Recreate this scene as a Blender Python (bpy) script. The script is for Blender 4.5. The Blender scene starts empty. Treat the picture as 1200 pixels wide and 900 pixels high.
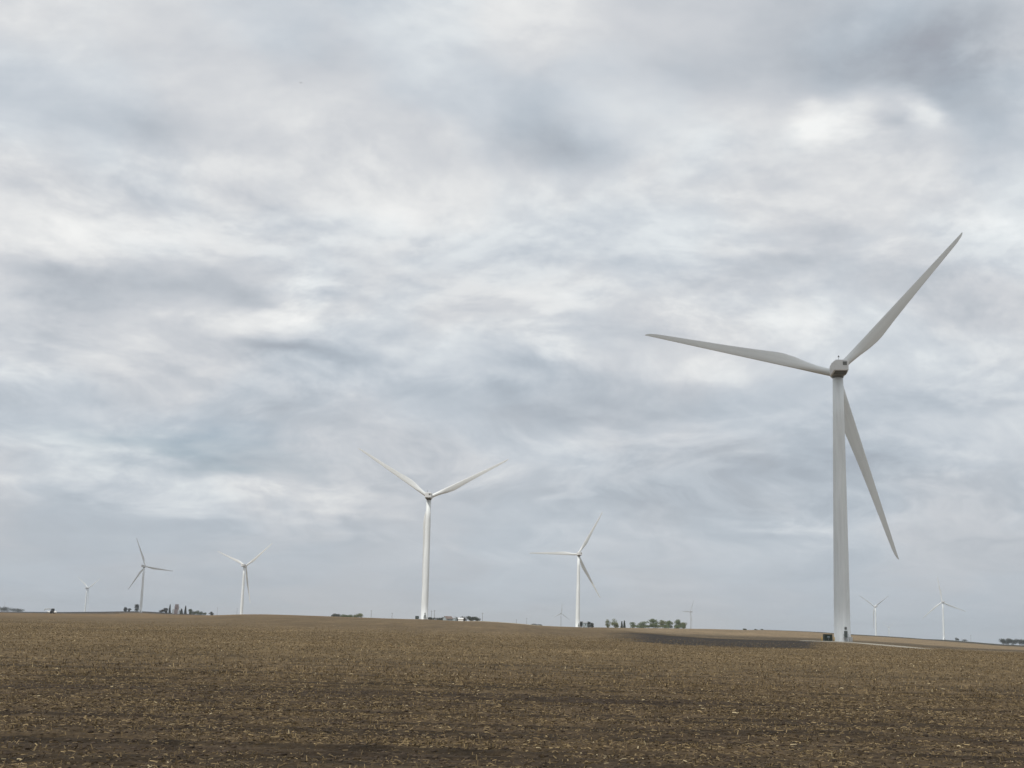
import bpy, bmesh, math, random
import numpy as np
from mathutils import Vector, Matrix
R = math.radians; PI = math.pi
random.seed(7); rng = np.random.default_rng(7)
scene = bpy.context.scene; col = scene.collection

# ------------------------------------------------------------------ camera
FPX = 1550.0; PITCH = math.atan(286/FPX); ROLL = R(1.6); EYE = 2.2
cam_d = bpy.data.cameras.new('camera'); cam = bpy.data.objects.new('camera', cam_d); col.objects.link(cam)
cam_d.sensor_width = 36; cam_d.lens = 36*FPX/1200; cam_d.clip_start = 0.1; cam_d.clip_end = 60000
cam.matrix_world = Matrix.Translation((0, 0, EYE)) @ Matrix.Rotation(PI/2+PITCH, 4, 'X') @ Matrix.Rotation(ROLL, 4, 'Z')
scene.camera = cam
scene.render.resolution_x = 1024; scene.render.resolution_y = 768

# image coordinates: columns named by pixel x 0..1200 across the view, elevations in pixels above the eye line
_f = np.array([0, math.cos(PITCH), math.sin(PITCH)]); _r0 = np.array([1., 0, 0]); _u0 = np.cross(_r0, _f)
_R = math.cos(ROLL)*_r0 + math.sin(ROLL)*_u0; _U = math.cos(ROLL)*_u0 - math.sin(ROLL)*_r0
def ray(x, y):
    d = _f*FPX + _R*(x-600) - _U*(y-450); return d/np.linalg.norm(d)
def eyeline(x): return 719.4 + 0.0279*x
def bearing(x):                                  # radians clockwise from +Y
    d = ray(x, eyeline(x)); return math.atan2(d[0], d[1])
EPX = 1/1577.0                                    # radians of one image pixel of elevation

# ------------------------------------------------------------------ terrain height field
_cols = {
 -700: [(385,-6),(1300,0),(2445,0),(3400,1),(6000,0),(16000,-2)],
 -200: [(385,-6),(1300,1.2),(2000,.2),(2445,.5),(3400,2.0),(5000,1),(16000,-1)],
 0:   [(385,-5.6),(800,-1.5),(1300,1.4),(2000,.3),(2445,.8),(3400,2.6),(5000,1.5),(16000,-1)],
 60:  [(385,-5.4),(800,-1),(1300,2.0),(2000,.8),(2445,2.0),(3400,3.5),(5000,1),(16000,-1)],
 120: [(385,-5.2),(800,-.4),(1300,3.0),(2000,2.2),(2445,4.2),(3400,5.4),(5000,1),(16000,-1)],
 165: [(385,-5),(800,0),(1300,4.1),(2000,4.6),(2445,6.1),(3400,6.9),(5000,2),(16000,-1)],
 205: [(385,-4.8),(800,1.5),(1250,4.6),(2000,3.6),(2600,5.2),(3400,6.2),(5000,2),(16000,-1)],
 250: [(385,-4.5),(800,3.5),(1100,5.1),(2000,1.5),(2600,4.6),(3400,4.2),(5000,1),(16000,-1)],
 287: [(385,-4.2),(800,6.3),(1050,7.0),(1500,4),(2063,1.2),(2600,2.5),(3400,2),(16000,-1)],
 320: [(385,-4),(800,7.0),(1050,7.7),(1500,5),(2063,2.0),(3400,2),(16000,-1)],
 400: [(385,-3.8),(700,6.0),(1000,7.6),(1500,6.6),(2000,5.0),(3400,2),(16000,-1)],
 450: [(385,-3.8),(700,5.6),(950,7.2),(1500,6.2),(2000,5.0),(3400,2),(16000,-1)],
 497: [(385,-4),(650,4.9),(882,7.2),(1300,5.6),(1600,5.8),(3400,3),(16000,-1)],
 530: [(385,-4.4),(650,4.2),(900,6.7),(1300,5.6),(1600,6.0),(3400,4),(16000,-1)],
 560: [(385,-4.8),(650,3.6),(900,6.0),(1200,5.6),(1600,7.1),(3400,3),(16000,-1)],
 600: [(385,-5.4),(650,2.2),(900,4.7),(1200,4.2),(1600,5.9),(3400,2),(16000,-1)],
 640: [(385,-6),(650,1.2),(900,3.3),(1200,2.8),(1600,3.7),(3400,2),(16000,-1)],
 677: [(385,-6.4),(650,1.6),(900,3.0),(1200,2.6),(1495,3.3),(3400,2),(16000,-1)],
 700: [(385,-6.6),(600,2.2),(900,3.6),(1200,3.0),(1700,3.2),(3400,2),(16000,-1)],
 740: [(250,-11),(385,-5.6),(550,1.2),(750,4.1),(1100,3.4),(1700,3.8),(3400,2),(16000,-1)],
 800: [(250,-11.5),(385,-6.2),(550,0),(750,5.0),(1100,4.2),(1700,4.6),(3400,2),(16000,-1)],
 850: [(250,-11.8),(385,-6.4),(550,-1.2),(800,5.4),(1100,4.2),(1700,3.6),(3400,2),(16000,-1)],
 900: [(250,-12),(385,-6.2),(550,-1.6),(800,4.9),(1200,5.7),(1700,3.6),(5000,-1),(16000,-2)],
 950: [(250,-12),(385,-5.6),(550,-2.0),(800,3.7),(1200,5.3),(1700,3.4),(5000,0),(16000,-2)],
 987: [(250,-12),(404,-5.1),(550,-3.0),(800,1.9),(1200,4.1),(1700,3),(5000,0),(16000,-2)],
 1050:[(250,-12),(404,-7),(550,-4.6),(800,0.0),(1200,2.2),(1700,1.3),(3500,.8),(6000,-1),(16000,-3)],
 1104:[(250,-12),(404,-9),(550,-7),(800,-2.0),(1200,-.2),(2000,-.6),(3060,.6),(6000,-2),(16000,-4)],
 1135:[(250,-13),(404,-9.5),(550,-8),(800,-3.4),(1200,-1.4),(2000,-1.4),(3060,-.8),(6000,-3),(16000,-5)],
 1180:[(250,-13.5),(404,-10),(550,-8.6),(800,-5.2),(1200,-3.4),(2000,-3.2),(3060,-2.8),(6000,-4),(16000,-6)],
 1300:[(250,-13.8),(404,-10.5),(550,-9),(800,-6),(1200,-4.4),(2000,-4),(3060,-4),(6000,-5),(16000,-7)],
 1900:[(250,-13.8),(404,-9),(800,-5),(1500,-3),(3060,-3),(6000,-4),(16000,-6)],
}
_lg = np.linspace(math.log(12), math.log(40000), 360)
def _pchip(xs, ys, q):
    xs = np.array(xs, float); ys = np.array(ys, float); h = np.diff(xs); dl = np.diff(ys)/h
    m = np.zeros(len(xs)); m[0] = dl[0]; m[-1] = dl[-1]
    for i in range(1, len(xs)-1):
        if dl[i-1]*dl[i] > 0: m[i] = 2*dl[i-1]*dl[i]/(dl[i-1]+dl[i])
    k = np.clip(np.searchsorted(xs, q)-1, 0, len(h)-1); t = np.clip((q-xs[k])/h[k], 0, 1)
    return ((1+2*t)*(1-t)**2*ys[k] + t*(1-t)**2*h[k]*m[k] + t*t*(3-2*t)*ys[k+1] + t*t*(t-1)*h[k]*m[k+1])
_bx = sorted(_cols); _az = np.array([bearing(x) for x in _bx]); _tab = []
for x in _bx:
    pts = [(12, 0.), (60, 0.), (150, .04)] + [(d, EYE+e*EPX*d) for d, e in _cols[x]] + [(40000, -60.)]
    if pts[3][0] > 260: pts.insert(3, (240, .25 if x < 700 else .15))
    _tab.append(_pchip([math.log(p[0]) for p in pts], [p[1] for p in pts], _lg))
_fa = np.linspace(_az[0], _az[-1], 900)
_fine = np.stack([_pchip(_az, [t[j] for t in _tab], _fa) for j in range(len(_lg))])   # (dist, az)
ker = np.exp(-np.linspace(-2, 2, 13)**2); ker /= ker.sum()
_pad = np.pad(_fine, ((0, 0), (6, 6)), mode='edge')
_fine = np.stack([np.convolve(r, ker, mode='valid') for r in _pad])
def height(x, y):
    x = np.asarray(x, float); y = np.asarray(y, float)
    d = np.hypot(x, y); a = np.arctan2(x, y)
    w = np.clip((abs(a)-_az[-1]*.92)/1.2, 0, 1); w = w*w*(3-2*w)
    ac = np.clip(a, _fa[0], _fa[-1]-1e-9); fi = (ac-_fa[0])/(_fa[1]-_fa[0]); i = np.minimum(fi.astype(int), len(_fa)-2); fi = fi-i
    l = np.clip((np.log(np.maximum(d, 12.01))-_lg[0])/(_lg[1]-_lg[0]), 0, len(_lg)-1.001); j = l.astype(int); fj = l-j
    z = (_fine[j, i]*(1-fi)+_fine[j, i+1]*fi)*(1-fj) + (_fine[j+1, i]*(1-fi)+_fine[j+1, i+1]*fi)*fj
    return z*(1-w)
def H(x, y): return float(height(np.array([x]), np.array([y]))[0])
def spot(x, d):
    a = bearing(x); X, Y = d*math.sin(a), d*math.cos(a); return X, Y, H(X, Y)

# value noise
def _hash(i, j, s):
    n = (i.astype(np.int64)*374761393 + j.astype(np.int64)*668265263 + s*1274126177) & 0xffffffff
    n = ((n ^ (n >> 13))*1103515245) & 0xffffffff; n = n ^ (n >> 16)
    return (n & 0xffff)/65535.0
def vnoise(x, y, s=0):
    i = np.floor(x); j = np.floor(y); u = x-i; v = y-j; u = u*u*(3-2*u); v = v*v*(3-2*v)
    a = _hash(i, j, s); b = _hash(i+1, j, s); c = _hash(i, j+1, s); d = _hash(i+1, j+1, s)
    return (a*(1-u)+b*u)*(1-v)+(c*(1-u)+d*u)*v
def fbm(x, y, o=4, s=0):
    t = 0; amp = .5; 
    for k in range(o): t = t+amp*vnoise(x*2**k+k*17.3, y*2**k-k*9.1, s+k); amp *= .5
    return t/(1-.5**o)
def sst(a, b, x): t = np.clip((x-a)/(b-a), 0, 1); return t*t*(3-2*t)

# ------------------------------------------------------------------ helpers: materials, meshes
def mat(name, base, rough=.6, noise=0., scale=1., bump=0., metallic=0., spec=.5, attr=None, detail=6):
    m = bpy.data.materials.new(name); m.use_nodes = True; nt = m.node_tree; N = nt.nodes; L = nt.links
    b = N['Principled BSDF']; b.inputs['Roughness'].default_value = rough; b.inputs['Metallic'].default_value = metallic
    b.inputs['Specular IOR Level'].default_value = spec
    tc = N.new('ShaderNodeTexCoord'); nz = N.new('ShaderNodeTexNoise'); nz.inputs['Scale'].default_value = scale; nz.inputs['Detail'].default_value = detail
    L.new(tc.outputs['Object'], nz.inputs['Vector'])
    mr = N.new('ShaderNodeMapRange'); mr.inputs[1].default_value = .3; mr.inputs[2].default_value = .7
    mr.inputs[3].default_value = 1-noise; mr.inputs[4].default_value = 1+noise; L.new(nz.outputs[0], mr.inputs[0])
    mx = N.new('ShaderNodeVectorMath'); mx.operation = 'SCALE'
    if attr:
        at = N.new('ShaderNodeAttribute'); at.attribute_name = attr; L.new(at.outputs['Color'], mx.inputs[0])
    else: mx.inputs[0].default_value = base
    L.new(mr.outputs[0], mx.inputs['Scale']); L.new(mx.outputs[0], b.inputs['Base Color'])
    if bump:
        bp = N.new('ShaderNodeBump'); bp.inputs['Distance'].default_value = bump; L.new(nz.outputs[0], bp.inputs['Height']); L.new(bp.outputs[0], b.inputs['Normal'])
    return m
def setprops(o, label=None, cat=None, group=None, kind=None):
    if label: o['label'] = label
    if cat: o['category'] = cat
    if group: o['group'] = group
    if kind: o['kind'] = kind
    return o
def link(name, me, m, parent=None, smooth=False):
    if m is not None: me.materials.append(m)
    o = bpy.data.objects.new(name, me); col.objects.link(o)
    if parent is not None: o.parent = parent
    if smooth: me.polygons.foreach_set('use_smooth', [True]*len(me.polygons))
    return o
def from_py(name, V, F, m, parent=None, smooth=False):
    me = bpy.data.meshes.new(name); me.from_pydata([tuple(v) for v in V], [], F); me.update()
    return link(name, me, m, parent, smooth)
def from_np(name, V, F, m, parent=None, smooth=False, attr=None):      # V (n,3), F (k,4) quads
    me = bpy.data.meshes.new(name); n = len(F); w = F.shape[1]
    me.vertices.add(len(V)); me.vertices.foreach_set('co', np.ascontiguousarray(V, np.float32).ravel())
    me.loops.add(n*w); me.loops.foreach_set('vertex_index', np.ascontiguousarray(F, np.int32).ravel())
    me.polygons.add(n); me.polygons.foreach_set('loop_start', np.arange(n, dtype=np.int32)*w)
    me.polygons.foreach_set('loop_total', np.full(n, w, np.int32))
    me.update(calc_edges=True)
    if attr is not None:
        at = me.color_attributes.new('tint', 'FLOAT_COLOR', 'POINT')
        c = np.ones((len(V), 4), np.float32); c[:, :3] = attr; at.data.foreach_set('color', c.ravel())
    if m: me.materials.append(m)
    o = bpy.data.objects.new(name, me); col.objects.link(o)
    if parent is not None: o.parent = parent
    if smooth: me.polygons.foreach_set('use_smooth', np.ones(n, dtype=bool))
    return o
class MB:
    def __init__(s): s.V = []; s.F = []
    def add(s, V, F):
        k = len(s.V); s.V += [tuple(v) for v in V]; s.F += [tuple(i+k for i in f) for f in F]
    def box(s, x0, x1, y0, y1, z0, z1, rz=0, c=(0, 0), bev=0):
        bm = bmesh.new(); bmesh.ops.create_cube(bm, size=1)
        for v in bm.verts: v.co = Vector(((x0+x1)/2+v.co.x*(x1-x0), (y0+y1)/2+v.co.y*(y1-y0), (z0+z1)/2+v.co.z*(z1-z0)))
        if bev: bmesh.ops.bevel(bm, geom=bm.edges[:]+bm.verts[:], offset=bev, segments=2, profile=.5, affect='EDGES')
        bm.verts.index_update(); M = Matrix.Rotation(rz, 3, 'Z')
        s.add([M @ v.co for v in bm.verts], [[v.index for v in f.verts] for f in bm.faces]); bm.free()
    def loft(s, rings, cap=True):
        k = len(rings[0]); V = [p for r in rings for p in r]; F = []
        for i in range(len(rings)-1):
            for j in range(k): F.append((i*k+j, i*k+(j+1) % k, (i+1)*k+(j+1) % k, (i+1)*k+j))
        if cap: F.append(tuple(range(k))[::-1]); F.append(tuple((len(rings)-1)*k+j for j in range(k)))
        s.add(V, F)
    def tube(s, a, b, r0, r1=None, n=8):
        a = Vector(a); b = Vector(b); r1 = r0 if r1 is None else r1; q = (b-a).to_track_quat('Z', 'Y')
        s.loft([[a+q @ Vector((r0*math.cos(2*PI*i/n), r0*math.sin(2*PI*i/n), 0)) for i in range(n)],
                [b+q @ Vector((r1*math.cos(2*PI*i/n), r1*math.sin(2*PI*i/n), 0)) for i in range(n)]])
    def build(s, name, m, parent=None, smooth=False): return from_py(name, s.V, s.F, m, parent, smooth)
def empty(name, loc, rz=0, **k):
    o = bpy.data.objects.new(name, None); col.objects.link(o); o.location = loc; o.rotation_euler = (0, 0, rz); o.empty_display_size = 1
    return setprops(o, **k)
_kids = {}
def kids(o): return [c for c in col.objects if c.parent == o]
def copy_tree(o, parent=None):
    c = o.copy(); col.objects.link(c); c.parent = parent
    for k in list(o.keys()):
        if k in ('label', 'group') and parent is None: pass
    for ch in kids(o): copy_tree(ch, c)
    return c

# ------------------------------------------------------------------ materials
M_paint = mat('turbine_paint', (.76, .79, .79), .45, .08, .35)
M_blade = mat('blade_paint', (.74, .76, .75), .42, .06, .25)
for _m in (M_paint, M_blade):            # rain streaks run down the paint
    _t = _m.node_tree; _n = [n for n in _t.nodes if n.type == 'TEX_NOISE'][0]; _c = [n for n in _t.nodes if n.type == 'TEX_COORD'][0]
    _p = _t.nodes.new('ShaderNodeMapping'); _p.inputs['Scale'].default_value = (4, 4, .25); _t.links.new(_c.outputs['Object'], _p.inputs[0]); _t.links.new(_p.outputs[0], _n.inputs['Vector'])
M_vent = mat('vent_dark', (.15, .155, .15), .6, .1, 3)
M_under = mat('nacelle_shell', (.68, .685, .68), .5, .05, .6)
M_door = mat('door_grey', (.10, .12, .11), .5, .1, 2)
M_door2 = mat('cabinet_grey', (.50, .51, .50), .5, .1, 2)
M_galv = mat('galvanised_steel', (.33, .33, .32), .5, .15, 3, metallic=.3)
M_conc = mat('concrete', (.42, .41, .38), .9, .12, 2)
M_boxg = mat('transformer_green', (.022, .034, .026), .6, .15, 2, spec=.3)
M_plate = mat('label_plate', (.20, .25, .27), .5, .05, 4)
M_yellow = mat('bollard_yellow', (.55, .36, .05), .6, .12, 4)
M_gravel = mat('gravel', (.29, .262, .21), .95, .2, 1.4, bump=.03)
TREE_W, TREE_H = 1.35, 1.1
M_bark = mat('bark', (.09, .075, .06), .9, .2, 2)
M_white = mat('white_siding', (.78, .78, .76), .7, .06, 1)
M_pink = mat('pink_brick', (.42, .32, .30), .85, .1, 1)
M_roofb = mat('brown_roof', (.16, .12, .10), .85, .12, 1)
M_roofg = mat('grey_roof', (.30, .31, .32), .6, .1, 1)
M_glass = mat('window_dark', (.03, .04, .05), .15, .1, 2)
M_shed = mat('grey_siding', (.34, .40, .42), .7, .08, 1)
M_blackm = mat('black_machine', (.015, .015, .017), .6, .1, 2)
M_pole = mat('pole_wood', (.12, .10, .085), .9, .15, 2)
M_bird = mat('bird_feathers', (.05, .05, .05), .8, .1, 10)

# ------------------------------------------------------------------ ground
def soil_colour(x, y):
    d = np.hypot(x, y); a = np.arctan2(x, y)
    img_x = 600+np.tan(a)*FPX*1.016                      # rough image pixel x
    wob = (fbm(x/40, y/40, 4, 3)-.5)
    big = fbm(x/55, y/16, 4, 11); med = fbm(x/9, y/2.2, 4, 21)
    base = np.array([.150, .106, .056]); dark = np.array([.058, .041, .027]); tan = np.array([.205, .152, .090]); pale = np.array([.33, .28, .19])
    near = sst(25, 130, d)                             # more bare soil shows between the straw close by
    c = (dark*.9+(base-dark)*(.40+.60*near[..., None]*1.0))
    mod = .80+.40*big[..., None]*1.0
    c = c*mod*(.78+.44*med[..., None])
    c = c*(1+(.42*(fbm(x/2.2, y/70, 3, 91)-.5)+.34*(fbm(x/14, y/160, 3, 95)-.5))*sst(110, 300, d))[..., None]*.9
    sk = sst(.50, .66, fbm(x/13, y/.85, 4, 81))*(1-sst(60, 150, d)); c = c*(1-.5*sk[..., None])
    c = c*(1+(sst(48, 85, d)*(1-sst(260, 420, d)))[..., None]*np.array([.09, .095, .06]))*(1-.10*(1-sst(22, 36, d)))[..., None]
    # moist dark streaks
    yy = y + 6*(fbm(x/30, y/30, 3, 5)-.5)
    def band(y0, w, x0, x1, k):
        f = np.exp(-((yy-y0)/w)**2)*sst(x0-8, x0, x)*(1-sst(x1, x1+8, x)); f = f*sst(.38, .60, fbm(x/3.5, y/.8, 4, 31)+.06)
        return (f*k)[..., None]
    B = band(44, 2.6, -14, 4, 1)+band(23.5, .8, -9, 10, .75)+band(39, 1.0, -17, -3, .6)+band(19.6, .5, -9, 9, .45)+band(31.5, .6, -9, 10, .4)
    B = np.clip(B, 0, 1); c = c*(1-B)+dark*.62*B
    # lighter stubble rising ground beyond the turbine pad
    e = wob*26
    t = sst(-3, 3, (d-(430-.25*(img_x-850)+70*sst(870, 700, img_x)+e*.5))/6)*sst(690, 770, img_x+e)*(1-sst(1150, 1400, img_x))
    t = t[..., None]; c = c*(1-t)+tan*(.86+.28*big[..., None])*t
    # cloud shadow painted into the soil colour in front of it
    far_e = 415-.18*(img_x-850)+55*sst(870, 700, img_x)+e*.4
    near_e = 214+36*sst(820, 720, img_x)+10*sst(900, 960, img_x)+e*.7
    k = sst(-9, 9, d-near_e)*sst(-4, 4, far_e-d)*sst(705, 775, img_x+e*1.2)*(1-sst(948, 985, img_x+e*.2))
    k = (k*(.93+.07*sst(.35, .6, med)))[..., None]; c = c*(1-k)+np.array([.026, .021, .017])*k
    # left crest a little paler and redder
    q = (sst(600, 1000, d)*(1-sst(500, 620, img_x)))[..., None]; c = c*(1+q*np.array([.26, .2, .14]))
    # pale strip and far dark ploughland
    p = (sst(1380, 1450, d)*(1-sst(1900, 2300, d))*sst(530, 560, img_x)*(1-sst(650, 700, img_x)))[..., None]; c = c*(1-p)+pale*p
    g = (sst(2480, 2560, d)*(1-sst(200, 260, img_x)))[..., None]; c = c*(1-g)+np.array([.045, .042, .036])*g
    g = (sst(900, 960, d)*sst(850, 900, img_x))[..., None]; c = c*(1-g)+np.array([.050, .046, .032])*g
    return c
a_f = np.arange(-25, 25.001, .06); a_c = np.concatenate([np.arange(-180, -30, 4.), np.arange(-30, -25, .5)]); a_d = np.concatenate([np.arange(25.5, 30, .5), np.arange(30, 180, 4.)])
ang = np.radians(np.concatenate([a_c, a_f, a_d]))
rr = [.4, 1.5, 3, 5, 7, 9, 11, 12.5]
r = 13.5
while r < 17500:
    rr.append(r)
    r *= 1.0018 if r < 60 else (1.0045 if r < 220 else (1.008 if r < 3500 else 1.025))
rr = np.array(rr); na = len(ang); nr = len(rr)
A, D = np.meshgrid(ang, rr); X = D*np.sin(A); Y = D*np.cos(A); Z = height(X, Y)
def micro(X, Y):
    D = np.hypot(X, Y)
    m = (fbm(X/.35, Y/.22, 3, 41)-.5)*.075 + (fbm(X/.10, Y/.09, 2, 47)-.5)*.03
    rows = np.sin(2*PI*(Y+.03*X+.35*(fbm(X/7, Y/7, 2, 43)-.5))/.76)*.022
    und = (fbm(X/9, Y/2.6, 3, 45)-.5)*.16
    return (m+rows)*(1-sst(70, 160, D)) + und*(1-sst(140, 300, D))
Z = Z + micro(X, Y)*sst(10, 13, D)
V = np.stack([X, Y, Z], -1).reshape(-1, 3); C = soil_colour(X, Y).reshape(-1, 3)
ii, jj = np.meshgrid(np.arange(nr-1), np.arange(na), indexing='ij'); j2 = (jj+1) % na
F = np.stack([ii*na+jj, (ii+1)*na+jj, (ii+1)*na+j2, ii*na+j2], -1).reshape(-1, 4)
M_soil = mat('field_soil', None, .95, .0, 1, attr='tint', spec=.15)
nt = M_soil.node_tree; N = nt.nodes; L = nt.links; b = N['Principled BSDF']
tc = [n for n in N if n.type == 'TEX_COORD'][0]; at = [n for n in N if n.type == 'ATTRIBUTE'][0]
def nz(scale, det, sx=1, sy=1, rough=.6):
    mp = N.new('ShaderNodeMapping'); mp.inputs['Scale'].default_value = (sx, sy, 1); L.new(tc.outputs['Object'], mp.inputs[0])
    n = N.new('ShaderNodeTexNoise'); n.inputs['Scale'].default_value = scale; n.inputs['Detail'].default_value = det; n.inputs['Roughness'].default_value = rough
    L.new(mp.outputs[0], n.inputs['Vector']); return n
def mrange(src, a, b_, c, d):
    m = N.new('ShaderNodeMapRange'); L.new(src, m.inputs[0])
    for i, v in enumerate((a, b_, c, d)): m.inputs[i+1].default_value = v
    return m.outputs[0]
def mul(a, b_):
    m = N.new('ShaderNodeMath'); m.operation = 'MULTIPLY'; L.new(a, m.inputs[0]); L.new(b_, m.inputs[1]); return m.outputs[0]
n1 = nz(9, 5, 1, 1); n2 = nz(1.3, 6, 1, .55); n3 = nz(.12, 6, 1, .35); n4 = nz(.9, 3, 1, .12, .7)
f = mul(mul(mrange(n1.outputs[0], .3, .7, .55, 1.45), mrange(n2.outputs[0], .3, .7, .68, 1.32)), mul(mrange(n3.outputs[0], .3, .7, .8, 1.2), mrange(n4.outputs[0], .3, .7, .78, 1.22)))
vm = [n for n in N if n.type == 'VECT_MATH'][0]; L.new(f, vm.inputs['Scale'])
bp = N.new('ShaderNodeBump'); bp.inputs['Distance'].default_value = .03; L.new(n1.outputs[0], bp.inputs['Height']); L.new(bp.outputs[0], b.inputs['Normal'])
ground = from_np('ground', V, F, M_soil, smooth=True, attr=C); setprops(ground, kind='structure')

# ------------------------------------------------------------------ crop residue and stubble
def ground_z(x, y): return height(x, y)+micro(x, y)*sst(10, 13, np.hypot(x, y))
def scatter(n, d0, d1, half, power):
    u = rng.random(n); d = (d0**power+(d1**power-d0**power)*u)**(1/power); a = R(half)*(2*rng.random(n)-1)
    return d*np.sin(a), d*np.cos(a)
def keep(x, y):                                        # clumped, thinner on the dark streaks and the painted cloud shadow
    c = soil_colour(x, y)[:, 0]; cl = .45*fbm(x/1.2, y/.5, 3, 71)+.55*fbm(x/9, y/.55, 3, 73)
    return (rng.random(len(x)) < np.clip((c-.036)/.05, .16, 1)*(.22+1.3*sst(.38, .60, cl)))
straws = np.array([[.29, .215, .112], [.205, .148, .076], [.145, .104, .055], [.095, .068, .039], [.50, .41, .25]])
def residue(n, d0, d1, power, lmin, lmax, w, grow):
    x, y = scatter(n, d0, d1, 25, power); k = keep(x, y) & (rng.random(n) < 1-sst(d1*.5, d1, np.hypot(x, y))); x = x[k]; y = y[k]; n = len(x); d = np.hypot(x, y)
    g = 1+grow*(d-d0)/d0
    ln = (lmin+(lmax-lmin)*rng.random(n)**2.6)*g**.5; wd = w*(.5+rng.random(n))*g**.5
    th = rng.normal(0, .75, n); flip = rng.random(n) < .25; th = np.where(flip, rng.random(n)*PI, th)
    dx, dy = np.cos(th), np.sin(th); px, py = -dy, dx
    tilt = rng.normal(0, .22, n); roll = rng.random(n)*PI
    V = np.zeros((n, 6, 3)); bend = rng.normal(0, .18, n)*ln
    for q, s in enumerate((-.5, 0, .5)):
        cx = x+dx*ln*s+px*bend*(1-4*s*s); cy = y+dy*ln*s+py*bend*(1-4*s*s); cz = np.sin(tilt)*ln*s+np.abs(bend)*.5*(1-4*s*s)
        for e, sg in enumerate((-1, 1)):
            V[:, q*2+e, 0] = cx+px*wd*.5*sg*np.cos(roll); V[:, q*2+e, 1] = cy+py*wd*.5*sg*np.cos(roll); V[:, q*2+e, 2] = cz+wd*.5*sg*np.sin(roll)
    V[:, :, 2] += (ground_z(x, y)+.008+.03*rng.random(n)**2)[:, None]
    o = (np.arange(n)*6)[:, None, None]; F = (np.array([[0, 2, 3, 1], [2, 4, 5, 3]])[None]+o).reshape(-1, 4)
    c = straws[rng.choice(5, n, p=[.15, .29, .32, .225, .015])]*(.7+.5*rng.random(n))[:, None]
    return V.reshape(-1, 3), F, np.repeat(c, 6, 0)
def stubble(n, d0, d1, power, hgt, w):
    x, y = scatter(n, d0, d1, 25, power)
    kf = rng.random(n) < 1-sst(180, 560, np.hypot(x, y)); x = x[kf]; y = y[kf]; n = len(x)
    y = (np.round((y+.03*x)/.76)*.76-.03*x)+rng.normal(0, .05, n)     # in rows
    k = keep(x, y); x = x[k]; y = y[k]; n = len(x); d = np.hypot(x, y)
    h = hgt*(.4+.8*rng.random(n)); wd = w*(.6+.8*rng.random(n))*np.clip(d/90, 1, 3)**.5
    lx = rng.normal(0, .3, n)*h; ly = rng.normal(0, .3, n)*h; z = ground_z(x, y)-.03; th = rng.normal(0, .6, n)
    V = np.zeros((n, 4, 3)); ca, sa = np.cos(th)*wd/2, np.sin(th)*wd/2
    for q, (s, t) in enumerate(((-1, 0), (1, 0), (.7, 1), (-.7, 1))):
        V[:, q, 0] = x+ca*s+lx*t; V[:, q, 1] = y+sa*s+ly*t; V[:, q, 2] = z+h*t
    F = (np.array([[0, 1, 2, 3]])[None]+(np.arange(n)*4)[:, None, None]).reshape(-1, 4)
    c = straws[rng.choice(5, n, p=[.15, .30, .33, .21, .01])]*(.65+.5*rng.random(n))[:, None]
    return V.reshape(-1, 3), F, np.repeat(c, 4, 0)
def merge(parts):
    Vs, Fs, Cs, k = [], [], [], 0
    for V, F, C in parts: Vs.append(V); Fs.append(F+k); Cs.append(C); k += len(V)
    return np.concatenate(Vs), np.concatenate(Fs), np.concatenate(Cs)
M_straw = mat('straw', None, .85, .12, 6, attr='tint', spec=.25)
V, F, C = merge([residue(300000, 15, 72, 1.35, .025, .13, .013, .35), residue(220000, 42, 380, 1.0, .05, .20, .022, .5)])
o = from_np('crop_residue', V, F, M_straw, attr=C)
setprops(o, 'pale dry corn stalk litter lying over the dark soil of the near field', 'crop residue', kind='stuff')
V, F, C = merge([stubble(26000, 16, 60, 1.6, .10, .022), stubble(150000, 55, 560, 1.0, .15, .04)])
o = from_np('stubble', V, F, M_straw, attr=C)
setprops(o, 'short upright cut stubble standing in rows across the brown field', 'stubble', kind='stuff')
# clods of earth
x, y = scatter(9000, 15, 46, 25, 1.5); s = .015+.035*rng.random(len(x))**2.5; z = ground_z(x, y)
ico = bmesh.new(); bmesh.ops.create_icosphere(ico, subdivisions=1, radius=1); iv = np.array([v.co[:] for v in ico.verts]); ifc = np.array([[v.index for v in f.verts] for f in ico.faces]); ico.free()
V = iv[None]*(1+.45*(rng.random((len(x), len(iv), 1))-.5))*np.stack([s*1.3, s, s*.7], -1)[:, None, :]
V = V+np.stack([x, y, z+s*.15], -1)[:, None, :]
F = (ifc[None]+(np.arange(len(x))*len(iv))[:, None, None]).reshape(-1, 3)
C = np.repeat(np.array([.062, .047, .035])[None]*(.6+.8*rng.random(len(x)))[:, None], len(iv), 0)
o = from_np('soil_clods', V.reshape(-1, 3), F, mat('clod_soil', None, .95, .2, 20, attr='tint', spec=.1), attr=C)
setprops(o, 'small dark clods of earth scattered over the near field', 'soil clods', kind='stuff')

# ------------------------------------------------------------------ access road (raised gravel bed)
def sweep(name, pts, half, m, lift0, **k):
    V = []; F = []
    P = [Vector(p) for p in pts]
    for i, p in enumerate(P):
        lift = -.2+(lift0+.2)*(1-float(sst(bearing(1040), bearing(1135), math.atan2(p.x, p.y)))); t = (P[min(i+1, len(P)-1)]-P[max(i-1, 0)]).normalized(); n = Vector((-t.y, t.x))
        for s, zz in ((-1.5, -.25), (-1, lift), (0, lift+.05), (1, lift), (1.5, -.25)):
            q = p+n*half*s; V.append((q.x, q.y, H(q.x, q.y)+zz+(.03*(random.random()-.5) if abs(s) < 1.2 else 0)))
    for i in range(len(P)-1):
        for j in range(4): F.append((i*5+j, i*5+j+1, (i+1)*5+j+1, (i+1)*5+j))
    return setprops(from_py(name, V, F, m, smooth=True), **k)
def px(xx, d): p = spot(xx, d); return (p[0], p[1])
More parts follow.
